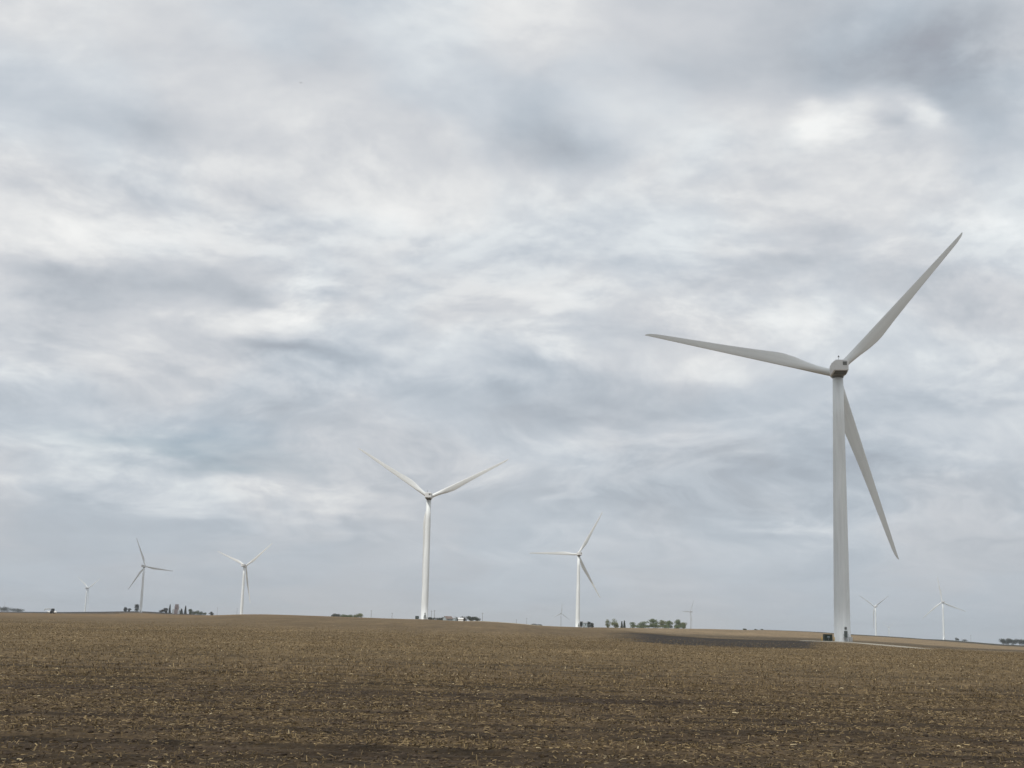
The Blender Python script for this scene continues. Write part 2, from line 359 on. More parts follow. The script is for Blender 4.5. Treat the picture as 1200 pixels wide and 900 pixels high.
ctrl = [px(944, 398), px(960, 397), px(987, 393), px(1020, 372), px(1050, 345), px(1080, 315), px(1110, 288), px(1160, 270), px(1240, 262), px(1400, 262)]
rp = []
for i in range(len(ctrl)-1):
    a = Vector(ctrl[i]); b2 = Vector(ctrl[i+1]); n = max(2, int((b2-a).length/1.5))
    rp += [tuple(a.lerp(b2, j/n)) for j in range(n)]
rp = np.array(rp); 
for _ in range(60): rp[1:-1] = (rp[:-2]+rp[1:-1]*2+rp[2:])/4
sweep('access_road', [tuple(p) for p in rp], 2.6, M_gravel, .16, kind='structure')

# ------------------------------------------------------------------ wind turbines
def ring(z, r, n=40, cx=0, cy=0): return [(cx+r*math.cos(2*PI*i/n), cy+r*math.sin(2*PI*i/n), z) for i in range(n)]
def build_blade(parent, L_=56.0):
    rs = [0, .02, .05, .08, .11, .14, .17, .20, .23, .26, .30, .35, .42, .5, .6, .7, .8, .88, .94, .975, .992, 1]
    ch = {0: 2.2, .05: 2.2, .08: 2.3, .14: 2.75, .20: 3.4, .26: 3.75, .30: 3.7, .42: 3.05, .5: 2.7, .6: 2.3, .7: 1.95, .8: 1.6, .88: 1.32, .94: 1.08, .975: .78, .992: .48, 1: .10}
    th = {0: 2.2, .05: 2.2, .08: 2.15, .14: 1.85, .20: 1.4, .26: 1.08, .30: .95, .42: .66, .5: .52, .6: .40, .7: .31, .8: .23, .88: .17, .94: .12, .975: .08, .992: .05, 1: .02}
    ip = lambda D_, t: float(np.interp(t, list(D_), list(D_.values())))
    rings = []; n = 24
    for t in rs:
        c = ip(ch, t); h = ip(th, t); le = -1.1*(1-.82*t); k = min(1, max(0, (t-.05)/.17)); k = k*k*(3-2*k)
        tw = R(14*(1-t)**2-1)*k; pr = []
        for i in range(n):
            a = 2*PI*i/n
            xc = (1-math.cos(a))/2                           # 0 leading .. 1 trailing
            circ = math.sin(a)*h/2
            foil = (1 if a < PI else -.75)*h*.5*2.6*(math.sqrt(max(xc, 0))*.62*(1-xc)**.85*1.05)*1.05
            yv = circ*(1-k)+foil*k
            xv = le+xc*c
            pr.append((xv*math.cos(tw)-yv*math.sin(tw), xv*math.sin(tw)+yv*math.cos(tw), 1.0+t*(L_-1.0)))
        rings.append(pr)
    m = MB(); m.loft(rings); return m.build('blade', M_blade, parent, True)
TILT = R(5); OV = 4.2; HUBH = 80.0
def make_turbine():
    t = empty('wind_turbine', (0, 0, 0))
    m = MB(); prof = [(-1.2, 2.42), (0, 2.40), (.02, 2.38), (10, 2.30), (25, 2.16), (26.0, 2.15), (40, 2.0), (52, 1.86), (53, 1.85), (66, 1.68), (78.2, 1.55)]
    m.loft([ring(z, r) for z, r in prof]); tw = m.build('tower', M_paint, t, True)
    for z, r in ((26, 2.15), (53, 1.85)):
        m = MB(); m.loft([ring(z-.08, r+.03), ring(z+.08, r+.03)]); m.build('flange', M_paint, tw)
    m = MB(); m.loft([ring(-.6, 3.3), ring(.12, 3.3), ring(.14, 2.9)]); m.build('foundation', M_conc, t)
    # everything below is laid out with the rear of the nacelle towards -Y
    m = MB(); m.box(.1, 1.05, -2.52, -2.28, 1.35, 3.15, bev=.03); dr = m.build('door', M_door, tw)
    m = MB(); m.box(.25, .9, -2.46, -2.24, 3.55, 4.3, bev=.03); m.build('vent', M_vent, tw)
    m = MB(); m.box(.9, .98, -2.58, -2.52, 2.1, 2.35); m.build('handle', M_galv, dr)
    m = MB()
    for k in range(5): m.box(-.1, 1.25, -3.3-.28*k, -3.03-.28*k, 1.12-.24*k, 1.18-.24*k)
    m.box(-.1, 1.25, -3.02, -2.36, 1.24, 1.32)
    for sx in (-.12, 1.27):
        m.tube((sx, -4.4, .0), (sx, -3.0, 1.24), .05); m.tube((sx, -4.4, 1.0), (sx, -3.0, 2.3), .035); m.tube((sx, -3.0, 2.3), (sx, -2.4, 2.3), .035)
        for yy, z0, z1 in ((-4.4, 0, 1.0), (-3.7, .6, 1.65), (-3.0, 1.2, 2.3)): m.tube((sx, yy, z0), (sx, yy, z1), .035)
    m.build('steps', M_galv, t)
    m = MB(); m.box(1.55, 2.35, -3.1, -2.5, .13, 1.5, bev=.04); m.build('cabinet', M_door2, t)
    # nacelle
    def sec(y, w, z0, z1, c, cb):
        return [(-w+cb, y, z0), (w-cb, y, z0), (w, y, z0+cb), (w, y, z1-c), (w-c, y, z1), (-w+c*1.6, y, z1), (-w, y, z1-c*1.6), (-w, y, z0+cb)]
    m = MB(); zc = 80.6
    secs = [sec(-6.6, 1.85, zc-1.2, zc+1.75, .28, .25), sec(-6.45, 2.1, zc-1.35, zc+1.95, .30, .25), sec(-2.5, 2.25, zc-1.85, zc+2.05, .32, .3), sec(1.6, 2.15, zc-1.75, zc+1.9, .4, .3), sec(2.5, 1.6, zc-1.4, zc+1.6, .5, .4)]
    m.loft(secs[::-1]); nc = m.build('nacelle', M_under, t)
    m = MB(); m.box(.4, 1.6, -6.66, -6.56, zc+.25, zc+1.35, bev=.03); m.build('vent', M_vent, nc)
    m = MB(); m.add([(-1.75, -6.3, zc-1.37), (1.75, -6.3, zc-1.37), (1.9, -2.5, zc-1.86), (-1.9, -2.5, zc-1.86), (-1.75, -6.3, zc-1.43), (1.75, -6.3, zc-1.43), (1.9, -2.5, zc-1.92), (-1.9, -2.5, zc-1.92)], [(4, 5, 6, 7), (0, 1, 5, 4), (1, 2, 6, 5), (2, 3, 7, 6), (3, 0, 4, 7)]); m.build('dark_underside', M_vent, nc)  # darker panel across the rear underside of the nacelle
    m = MB(); m.loft([ring(78.1, 1.62), ring(78.9, 1.75)]); m.build('yaw_ring', M_vent, nc)
    m = MB(); m.tube((-.6, -5.4, zc+1.9), (-.6, -5.4, zc+3.2), .05); m.tube((-.6, -5.4, zc+2.9), (-.6, -5.4, zc+3.35), .2, .16); m.tube((-.95, -5.4, zc+2.95), (-.25, -5.4, zc+2.95), .05)
    m.build('wind_sensor', M_vent, nc)
    # hub
    n_ = Vector((0, math.cos(TILT), math.sin(TILT))); c0 = Vector((0, 0, HUBH))+n_*OV; q = n_.to_track_quat('Z', 'Y')
    m = MB(); rg = []
    for z, r_ in ((-1.75, 1.25), (-1.6, 1.55), (-.8, 1.78), (.3, 1.78), (1.1, 1.55), (1.7, 1.1), (2.05, .55), (2.15, .1)):
        rg.append([c0+q @ Vector(p) for p in ring(z, r_, 28)])
    m.loft(rg); hb = m.build('hub', M_paint, t, True)
    bl = [build_blade(t) for _ in range(1)]
    for _ in range(2):
        c = bl[0].copy(); col.objects.link(c); c.parent = t; bl.append(c)
    return t
def pose(t, ph, Rr):
    n_ = Vector((0, math.cos(TILT), math.sin(TILT))); s_ = Vector((1, 0, 0)); v_ = Vector((0, -math.sin(TILT), math.cos(TILT)))
    c0 = Vector((0, 0, HUBH))+n_*OV; i = 0
    for b_ in kids(t):
        if not b_.name.startswith('blade'): continue
        a = ph+i*2*PI/3; i += 1
        dr = (s_*math.cos(a)+v_*math.sin(a))*math.cos(R(2))+n_*math.sin(R(2))
        tn = s_*math.sin(a)-v_*math.cos(a); y_ = dr.cross(tn).normalized(); sc = Rr/56.0
        M = Matrix((tn, y_, dr)).transposed().to_4x4()
        b_.matrix_local = Matrix.Translation(c0) @ M @ Matrix.Diagonal((1 if sc < 1.04 else 1.04, 1, sc, 1))
TURB = [  # base, yaw, phase, rotor radius, label
 ((98.2, 391.5, .9), 4.4, 48.7, 59.1, 'largest wind turbine, grey in the shade, beside the pale gravel road on the right', 0),
 ((-53.1, 878.9, 6.1), 2.0, 27.3, 58.8, 'second largest wind turbine, bright white, two blades raised in a V on the crest', 0),
 ((80.2, 1492.2, 5.3), -11.1, 60.9, 56.0, 'white wind turbine just left of the grey shed, one blade pointing level left', 0),
 ((-641, 2360.6, 11.3), 12.6, 112.1, 53.4, 'slim grey wind turbine left of the grain elevator, one blade pointing nearly straight up', 0),
 ((-397.9, 2024.2, 3.7), 21.8, 37.7, 57.0, 'wind turbine right of the grain elevator with one blade hanging beside its tower', 0),
 ((-1224.3, 3913.2, 2.8), 36, 28.1, 61, 'small distant wind turbine, leftmost of all, with short V of raised blades', 0),
 ((969.8, 3516.3, 4.6), -24.9, 31.4, 58, 'small pale wind turbine behind the ridge just right of the big tower, V-shaped blades', 0),
 ((949.1, 2908.6, 3.4), -2.1, 100.8, 57.0, 'small white wind turbine at far right with one blade pointing up', 0),
 ((284.3, 6876, 7.9), 30.5, 85.9, 53.3, 'very faint distant wind turbine just left of the white turbine by the shed', 0),
 ((692.7, 5015.6, .4), -48.2, 62.4, 53.3, 'faint grey distant wind turbine at the right end of the tree row', 0),
 ((2398.9, 8397.5, 5.9), -21.4, 34.4, 54.5, 'barely visible tiny wind turbine on the skyline between the two small right-hand turbines', 0)]
proto = make_turbine(); turbs = []
for i, (base, yaw, ph, Rr, lab, _) in enumerate(TURB):
    t = proto if i == 0 else copy_tree(proto); turbs.append(t)
for i, (base, yaw, ph, Rr, lab, _) in enumerate(TURB):
    t = turbs[i]; x, y, z = base; g = H(x, y); print('turb', i, round(z, 2), 'ground', round(g, 2))
    t.location = (x, y, g if i in (0, 1, 2, 3, 7) else min(z, g)); t.rotation_euler = (0, 0, -R(yaw))
    pose(t, R(ph), Rr); setprops(t, lab, 'wind turbine', 'wind turbines of the wind farm')

# transformer boxes, bollards
def transformer(x, y, label):
    z = H(x, y); t = empty('transformer_box', (x, y, z), R(4), label=label, cat='transformer', group='pad transformers beside the towers')
    m = MB(); m.box(-1.4, 1.4, -1.1, 1.1, -.5, .18); m.build('concrete_pad', M_conc, t)
    m = MB(); m.box(-1.12, 1.12, -.85, .85, .181, 2.0, bev=.05); m.box(-1.18, 1.18, -.92, .92, 2.0, 2.1, bev=.03)
    for k in range(5): m.box(1.08, 1.2, -.7+.3*k, -.62+.3*k, .5, 1.7)
    cb = m.build('cabinet', M_boxg, t)
    m = MB(); m.box(-.35, .35, -.875, -.852, 1.15, 1.55); m.build('plate', M_plate, cb)
    m = MB(); m.box(-.02, .02, -.885, -.853, .3, 1.0); m.box(.1, .16, -.93, -.853, .9, 1.1); m.build('handle', M_galv, cb)
    return t
bx, by = 98.2-4.9, 389.0
transformer(bx, by, 'dark green transformer box left of the largest turbine tower')
transformer(-53.1-4.6, 876.6, 'small dark transformer box left of the bright white turbine on the crest')
for dx, dy, lb in ((-1.95, -1.2, 'yellow bollard left of the dark green transformer box'), (1.6, -1.2, 'yellow bollard between the transformer box and the big tower')):
    x, y = bx+dx, by+dy; m = MB()
    m.loft([ring(-.5, .13, 14), ring(1.25, .13, 14), ring(1.33, .09, 14), ring(1.35, .02, 14)])
    o = m.build('bollard', M_yellow, None, True); o.location = (x, y, H(x, y)); setprops(o, lb, 'bollard', 'bollards around the transformer')

# ------------------------------------------------------------------ trees
def leaf_mat(name, c): return mat(name, c, .8, .25, .6, spec=.2)
LM = {'green': leaf_mat('foliage_green', (.125, .160, .075)), 'pale': leaf_mat('foliage_pale', (.18, .20, .11)),
      'dark': leaf_mat('foliage_dark', (.060, .070, .055)), 'bare': leaf_mat('twigs_grey', (.085, .080, .07))}
def tree(name, x, d, h, w, kind, label, cat='tree', group=None, shape='round', dens=1.0, sink=0):
    w *= TREE_W if shape != 'cone' else 1.1; h *= TREE_H
    X, Y, Z = spot(x, d); t = empty(name, (X, Y, Z-sink), random.random()*6, label=label, cat=cat, group=group)
    trunk_h = h*(.16 if shape != 'bush' else .1)
    m = MB(); n = 7; m.tube((0, 0, -.5), (0, 0, trunk_h*1.4), h*.028+.05, h*.018+.03)
    top = h*.9 if shape != 'bush' else h*.6
    m.tube((0, 0, trunk_h*1.35), (random.uniform(-.05, .05)*w, 0, top), h*.018+.03, .03, 6)
    for k in range(7):
        a = random.random()*2*PI; z0 = trunk_h+random.random()*(h-trunk_h)*.5; ln = w*.42*(.6+.4*random.random())
        m.tube((0, 0, z0), (math.cos(a)*ln, math.sin(a)*ln, z0+ln*.7), h*.008+.03, .02, 5)
    m.build('trunk', M_bark, t)
    cl = []
    for k in range(12 if shape == 'round' else 7):
        a = random.random()*2*PI; q = random.random()
        if shape == 'cone': cl.append((0, 0, h*.1+k*h*.125, w*.5*(1-k/8)+.25, h*.10))
        elif shape == 'bush': cl.append((math.cos(a)*w*.36*q**.5, math.sin(a)*w*.36*q**.5, h*(.22+.40*random.random()), w*.27, h*.30))
        else: zz = .10+.70*random.random()**.9; sp = .34*(1-abs(zz-.45)*1.1); cl.append((math.cos(a)*w*sp*q**.5, math.sin(a)*w*sp*q**.5, h*zz, w*(.19+.13*random.random()), h*(.13+.09*random.random())))
    N_ = int(1500*dens); V = []; F = []
    for k in range(N_):
        cx, cy, cz, rw, rh = random.choice(cl); u = Vector((random.gauss(0, 1), random.gauss(0, 1), random.gauss(0, 1))).normalized()*(random.random()**.4)
        p = Vector((cx+u.x*rw, cy+u.y*rw, max(.1, cz+u.z*rh))); s = (.12+.22*random.random())*(h/10)**.5*1.6
        q = Vector((random.gauss(0, 1), random.gauss(0, 1), random.gauss(0, 1))).normalized(); e1 = q.orthogonal().normalized()*s; e2 = q.cross(e1)*.8; b0 = len(V)
        V += [p+e1, p+e2, p-e1*.9, p-e2]; F.append((b0, b0+1, b0+2, b0+3))
    from_py('crown', V, F, LM[kind], t)
    return t
mpp = lambda d: d/1577.0
g1 = 'trees of the farm grove behind the right rise'; d0 = 1620
for x, hp, wp, kind, shp, lab, dn in (
  (712.4, 9, 5.5, 'pale', 'round', 'thin pale tree, leftmost of the grove right of the shed', .55),
  (720.7, 9.6, 8.5, 'pale', 'round', 'light green leafy tree, second from left in the grove', 1),
  (728.6, 6.8, 2.4, 'dark', 'cone', 'left one of two narrow dark conifers in the grove', 1),
  (731.6, 7.6, 2.6, 'dark', 'cone', 'right one of two narrow dark conifers in the grove', 1),
  (741.7, 6.4, 9, 'green', 'round', 'low rounded tree standing alone in the middle gap of the grove', .9),
  (754.5, 7.4, 10.5, 'green', 'round', 'low wide tree at the left end of the dense tree row', 1.2),
  (765.5, 9.6, 10, 'green', 'round', 'taller round tree, second in the dense tree row', 1.2),
  (776.0, 8.8, 9, 'pale', 'round', 'pale tree in the middle of the dense tree row', 1.1),
  (784.0, 9.0, 8, 'green', 'round', 'tree just left of the gap in the dense tree row', 1.1),
  (793.6, 10, 9, 'green', 'round', 'tallest round tree just right of the gap in the dense tree row', 1.2),
  (801.3, 8, 6, 'pale', 'round', 'small pale tree at the right end of the dense tree row', .8)):
    tree('broadleaf_tree' if shp == 'round' else 'conifer_tree', x, d0+random.uniform(-40, 40), hp*mpp(d0)*1.08, wp*mpp(d0), kind, lab, 'tree', g1, shp, dn)
for x, hp, wp, lab in ((748.5, 3.6, 7, 'low undergrowth at the left foot of the dense tree row'), (760, 4.6, 9, 'low undergrowth between the first two trees of the dense row'), (771, 4.8, 9, 'low undergrowth beneath the pale middle tree of the row'), (780.5, 5, 8, 'low undergrowth left of the gap in the dense row'), (797.5, 5, 8, 'low undergrowth beneath the right end of the dense row')):
    tree('shrub', x, d0-25, hp*mpp(d0), wp*mpp(d0), random.choice(['green', 'pale']), lab, 'shrub', g1, 'bush', .9)
g2 = 'dark windbreak trees by the grey shed'; d0 = 1700
for x, hp, wp, lab in ((681.2, 6.6, 5, 'dark tree between the white turbine and the grey shed'), (689.8, 6.8, 5.5, 'dark tree just right of the grey shed'), (693.6, 6.0, 4.5, 'small dark tree furthest right of the grey shed')):
    tree('windbreak_tree', x, d0, hp*mpp(d0), wp*mpp(d0), 'dark', lab, 'tree', g2, 'round', 1.1)
g3 = 'trees around the grain elevator'; d0 = 2750
for x, hp, wp, kind, shp, lab in (
  (145.6, 6.4, 4.4, 'dark', 'round', 'dark tree left of the slim turbine, leftmost of three'),
  (150.6, 4.2, 3.4, 'dark', 'round', 'smallest dark tree left of the slim turbine'),
  (159.6, 7.8, 5.0, 'dark', 'round', 'taller dark tree just left of the slim turbine base'),
  (188.5, 4.2, 6, 'bare', 'bush', 'low greyish tree left of the grain elevator'),
  (193.3, 5.4, 5, 'bare', 'round', 'rounded grey tree left of the thin conifer'),
  (198.2, 9.4, 2.4, 'dark', 'cone', 'thin pointed conifer just left of the grain elevator'),
  (212.0, 5.6, 4.2, 'dark', 'cone', 'short conifer just right of the grain elevator'),
  (216.6, 8.8, 3.0, 'dark', 'cone', 'tall pointed conifer right of the grain elevator'),
  (222.2, 6.0, 4.6, 'green', 'round', 'round green tree right of the tall conifer'),
  (208.0, 4.0, 6, 'green', 'bush', 'low green tree below the grain elevator'),
  (226.5, 4.6, 7, 'green', 'bush', 'green shrub mass left part of the hedge right of the elevator'),
  (232.5, 4.8, 7, 'green', 'bush', 'green shrub mass in the middle of the hedge right of the elevator'),
  (238.0, 4.2, 6, 'green', 'bush', 'green shrub mass at the right end of the hedge'),
  (247.4, 4.4, 5, 'dark', 'round', 'small isolated dark round tree right of the hedge')):
    tree({'cone': 'conifer_tree', 'bush': 'shrub', 'round': 'broadleaf_tree'}[shp], x, d0, hp*mpp(d0)*1.05, wp*mpp(d0), kind, lab, 'tree' if shp != 'bush' else 'shrub', g3, shp, 1.1)
g4 = 'low trees behind the hill left of the bright turbine'; d0 = 1700
for x, hp, wp, kind, lab in ((393.5, 5.6, 8, 'dark', 'dark low tree at the left end of the clump on the hill crest'), (401.5, 4.8, 9, 'green', 'low tree second in the clump on the hill crest'),
  (409.5, 4.8, 8, 'green', 'low tree third in the clump on the hill crest'), (419.0, 6.6, 9, 'pale', 'light green tree at the right end of the clump on the hill crest')):
    tree('broadleaf_tree', x, d0, hp*mpp(d0), wp*mpp(d0), kind, lab, 'tree', g4, 'bush', 1.2)
g5 = 'dark trees around the farmstead right of the bright turbine'; d0 = 1560
for x, hp, wp, lab in ((506, 4.4, 8, 'low dark tree directly right of the bright turbine tower'), (513.5, 4.8, 9, 'low dark tree left of the brown roofed house'), (519.5, 5.0, 8, 'dark tree touching the brown roofed house on its left'),
  (535.5, 5.2, 8, 'dark tree above and left of the white shed'), (543.5, 6.2, 9, 'highest dark tree behind the white shed'), (551.5, 6.0, 9, 'dark tree right of the white shed'), (558.5, 5.0, 8, 'dark tree at the left end of the pale strip')):
    tree('farmstead_tree', x, d0, hp*mpp(d0), wp*mpp(d0), 'dark' if x != 543.5 else 'bare', lab, 'tree', g5, 'bush', 1.2)
g6 = 'far dark trees at the left edge'; d0 = 4200
for x, hp, wp, lab in ((1.5, 6.6, 8, 'distant bluish tree at the extreme left edge'), (8.0, 6.4, 8, 'distant bluish tree second from the left edge'), (17.5, 5.0, 7, 'distant low tree third from the left edge'), (23.5, 4.6, 7, 'distant low tree fourth from the left edge')):
    tree('distant_tree', x, d0, hp*mpp(d0), wp*mpp(d0), 'dark', lab, 'tree', g6, 'bush', 1.2)
g7 = 'far dark trees at the right edge'; d0 = 3000
for x, hp, wp, lab in ((1175.5, 7, 7, 'distant dark tree, leftmost of the clump at the right edge'), (1181.5, 7.4, 7.5, 'distant dark tree, second of the clump at the right edge'),
  (1188.0, 6.4, 7, 'distant dark tree, third of the clump at the right edge'), (1195.0, 7.2, 8, 'distant dark tree next to the right edge'), (1203.0, 7.0, 8, 'distant dark tree cut by the right edge')):
    tree('distant_tree', x, d0, hp*mpp(d0), wp*mpp(d0), 'dark', lab, 'tree', g7, 'bush', 1.3)
g8 = 'small bushes on the skyline'
for x, d, hp, wp, lab in ((627, 2200, 3.0, 7, 'low bush at the right end of the pale strip, left of the faint turbine'), (632, 2200, 2.6, 5, 'smaller low bush left of the faint turbine'), (873, 1250, 2.4, 4, 'small bush on the tan rise right of the tree row'),
  (886, 1250, 1.7, 3, 'tiny bush on the tan rise left of the big tower'), (893, 1250, 1.7, 3, 'tiny bush on the tan rise nearest the big tower'), (1121.5, 3200, 3.6, 3.4, 'small dark bush right of the far right turbine'), (1130, 3200, 2.4, 6, 'flat dark bush right of the far right turbine')):
    tree('bush', x, d, hp*mpp(d), wp*mpp(d), 'dark', lab, 'bush', g8, 'bush', .7)

# ------------------------------------------------------------------ buildings
def house(name, x, d, w, l, h, rh, wallm, roofm, label, cat, rz=0, windows=2, door=True, up=0):
    X, Y, Z = spot(x, d); t = empty(name, (X, Y, Z+up), rz, label=label, cat=cat)
    m = MB(); m.add([(-w/2, -l/2, -2), (w/2, -l/2, -2), (w/2, l/2, -2), (-w/2, l/2, -2), (-w/2, -l/2, h), (w/2, -l/2, h), (w/2, l/2, h), (-w/2, l/2, h), (-w/2, 0, h+rh), (w/2, 0, h+rh)],
      [(0, 1, 5, 4), (2, 3, 7, 6), (1, 2, 6, 9, 5), (3, 0, 4, 8, 7)]); m.build('wall', wallm, t)
    m = MB(); e = .4
    for s in (-1, 1):
        m.add([(-w/2-e, s*(l/2+e), h-.1), (w/2+e, s*(l/2+e), h-.1), (w/2+e, 0, h+rh+.12), (-w/2-e, 0, h+rh+.12), (-w/2-e, s*(l/2+e), h-.28), (w/2+e, s*(l/2+e), h-.28), (w/2+e, 0, h+rh-.05), (-w/2-e, 0, h+rh-.05)],
              [(0, 1, 2, 3), (4, 5, 6, 7), (0, 1, 5, 4), (1, 2, 6, 5), (3, 0, 4, 7)])
    m.build('roof', roofm, t)
    for k in range(windows):
        xx = -w/2+(k+1)*w/(windows+1)+.6; m = MB(); m.box(xx-.5, xx+.5, -l/2-.06, -l/2+.04, h*.4, h*.75); m.build('window', M_glass, t)
    if door: m = MB(); m.box(-w/2+.6, -w/2+1.6+w*.06, -l/2-.05, -l/2+.04, 0, min(h*.75, 2.6)); m.build('door', M_roofg, t)
    return t
house('shed', 685.4, 1650, 5.2, 8, 5.6, 1.0, M_shed, M_roofg, 'grey blue farm shed between dark trees right of the white turbine', 'shed', 0, 1)
house('house', 524.5, 1500, 8, 9, 2.8, 2.6, M_shed, M_roofb, 'house with brown pitched roof among dark trees right of the bright turbine', 'house', .5, 2)
house('white_shed', 539.6, 1420, 5.2, 7, 1.9, .9, M_white, M_white, 'low bright white shed in front of the dark farmstead trees', 'shed', 0, 0, False, .9)
house('machine_shed', 530.6, 1520, 7, 8, 3.4, 1.2, M_shed, M_roofg, 'grey machine shed between the brown roofed house and the white shed', 'shed', -.2, 1)
# grain elevator
X, Y, Z = spot(206.0, 2700); t = empty('grain_elevator', (X, Y, Z), 0, label='pinkish grain elevator with a pale lower annex rising above the trees on the left', cat='grain elevator')
m = MB(); m.box(-3.2, 3.8, -3, 3, 0, 15.5, bev=.15); m.build('tower', M_pink, t)
m = MB(); m.box(-2.6, 3.2, -2.4, 2.4, 15.5, 18.6, bev=.1); m.build('headhouse', M_pink, t)
for k, xx in enumerate((-5.6, 4.9)):
    m = MB(); m.loft([ring(0, 2.4, 20, xx, -1.2), ring(8.5-k*1.5, 2.4, 20, xx, -1.2), ring(10-k*1.5, .5, 20, xx, -1.2)]); m.build('grain_bin', M_white, t, False)
m = MB(); m.tube((0, -3.2, 16.5), (7.5, -3.2, 12.5), .35); m.tube((7.5, -3.2, 12.5), (7.5, -3.2, 0), .2); m.build('conveyor', M_roofg, t)
m = MB(); m.box(-.8, .8, -3.06, -2.95, 10, 12); m.build('window', M_glass, t)

# field machine on the left crest
X, Y, Z = spot(61.5, 1150); t = empty('tractor', (X, Y, Z), 0, label='small dark tractor with pale tank parts on the left crest of the field', cat='tractor'); t.scale = (1.3, 1.3, 1.3)
m = MB(); m.box(-.75, .75, -1.2, 1.9, .8, 1.6, bev=.1); m.build('body', M_blackm, t)
m = MB(); m.box(-.85, .85, -1.1, .6, 1.6, 3.1, bev=.12); cb = m.build('cab', M_blackm, t)
m = MB(); m.box(-.6, .6, -1.14, -1.08, 2.0, 2.8); m.build('window', M_glass, cb)
for sx in (-1, 1):
    for yy, rr_ in ((-.6, .85), (1.6, .6)):
        m = MB(); m.tube((sx*.8, yy, rr_), (sx*1.25, yy, rr_), rr_, rr_, 20); wh = m.build('wheel', M_blackm, t)
        m = MB(); m.tube((sx*1.2, yy, rr_), (sx*1.28, yy, rr_), rr_*.45, rr_*.45, 14); m.build('rim', M_white, wh)
m = MB(); m.tube((1.5, -1.6, 1.0), (2.9, -1.6, 1.0), .55, .55, 16); m.build('tank', M_white, t, False)
m = MB(); m.tube((-1.2, -1.7, .9), (-2.9, -1.7, 1.2), .45, .35, 14); m.build('tank', M_white, t, False)
m = MB(); m.tube((-4.6, -1.7, 2.6), (-1.0, -1.7, 2.9), .22); m.tube((-4.6, -1.7, 2.6), (-4.6, -1.7, 1.6), .12); m.tube((-1.0, -1.7, 2.9), (-1.0, -1.7, 1.2), .12); m.build('boom', M_galv, t)

# utility poles on the skyline
for x, d, h, lab in ((4.5, 4200, 30, 'thin pole standing behind the trees at the left edge'), (277, 2800, 20, 'thin pole just left of the turbine behind the hill crest'), (434.5, 1700, 11, 'utility pole right of the low tree clump on the crest'),
   (459, 1700, 9, 'utility pole left of the bright turbine transformer'), (505, 1600, 12, 'utility pole just right of the bright turbine tower'), (508.5, 1600, 12.5, 'second utility pole right of the bright turbine tower'), (565, 1600, 10, 'utility pole above the pale strip right of the farmstead'),
   (605, 2200, 9, 'utility pole over the pale strip nearer the faint turbine'), (617, 2400, 14, 'utility pole over the right end of the pale strip'), (1137.8, 3200, 15, 'thin pole on the far right skyline'), (254, 2800, 17, 'pole just right of the small isolated tree')):
    X, Y, Z = spot(x, d); m = MB(); m.tube((0, 0, -1), (0, 0, h), .22, .15); m.tube((-1.2, 0, h-.8), (1.2, 0, h-.8), .09)
    for sx in (-1, 0, 1): m.tube((sx, 0, h-.8), (sx, 0, h-.45), .07)
    o = m.build('utility_pole', M_pole); o.location = (X, Y, Z); setprops(o, lab, 'utility pole', 'utility poles on the skyline')

# bird
d = ray(352.5, 97); p = Vector((0, 0, EYE))+Vector(d)*420
m = MB(); m.loft([[(a*.05*k*1.2, -.25+i*.13, b_*.05*k) for a, b_ in ((1, 0), (.7, .7), (0, 1), (-.7, .7), (-1, 0), (-.7, -.7), (0, -1), (.7, -.7))] for i, k in enumerate((.2, 1.2, 1.4, .9, .3))])
for s in (-1, 1): m.add([(s*.04, -.08, .02), (s*.04, .14, .02), (s*.3, .12, .10), (s*.3, -.05, .10), (s*.55, -.02, .05), (s*.3, .0, .125)], [(0, 1, 2, 3), (3, 2, 4), (0, 3, 5), (1, 2, 5), (2, 5, 4), (3, 4, 5)])
o = m.build('bird', M_bird); o.location = p; setprops(o, 'tiny dark bird flying high in the sky at upper left', 'bird')

# ------------------------------------------------------------------ unseen clouds added to shade the turbines (outside the view)
def cloud(x, y, z, rx, ry, n, label):  # out-of-view mesh, added to block the sun
    bm = bmesh.new()
    for k in range(n):
        a = random.random()*2*PI; q = random.random()**.6; s = (.30+.25*random.random())*(1.15-.5*q)
        r_ = bmesh.ops.create_icosphere(bm, subdivisions=3, radius=1)['verts']; o_ = (math.cos(a)*q*rx*.72, math.sin(a)*q*ry*.72, random.uniform(-.05, .15)*rx)
        for v in r_:
            c = v.co; f_ = 1+.16*math.sin(5*c.x+k)*math.sin(4*c.y+2*k)+.08*math.sin(11*c.z+9*c.x+k)
            v.co = Vector((o_[0]+c.x*f_*s*rx, o_[1]+c.y*f_*s*ry, o_[2]+c.z*f_*s*rx*(.55 if c.z > 0 else .2)))
    me = bpy.data.meshes.new('cloud'); bm.to_mesh(me); bm.free()
    o = link('cloud', me, M_cloud, None, True); o.location = (x, y, z); setprops(o, label, 'cloud', kind='structure'); return o
M_cloud = mat('cloud_white', (.9, .9, .92), 1, .03, .01, spec=0)
def shade_cloud(tx, ty, tz, h, rx, ry, n, label):         # stands between the sun and the ground at tx, ty
    k = (h-tz)/math.tan(R(SUN_EL)); return cloud(tx+math.sin(R(SUN_AZ))*k, ty+math.cos(R(SUN_AZ))*k, h, rx, ry, n, label)
SUN_EL, SUN_AZ = 52, -140           # azimuth clockwise from +Y
shade_cloud(160, 445, 10, 900, 128, 105, 40, 'unseen cloud added to shade the largest turbine')
shade_cloud(-640, 2420, 60, 1600, 400, 420, 50, 'unseen cloud added to shade the slim turbine on the left')

shade_cloud(500, 5900, 60, 3200, 700, 1150, 50, 'unseen cloud added to shade the faint far turbines')

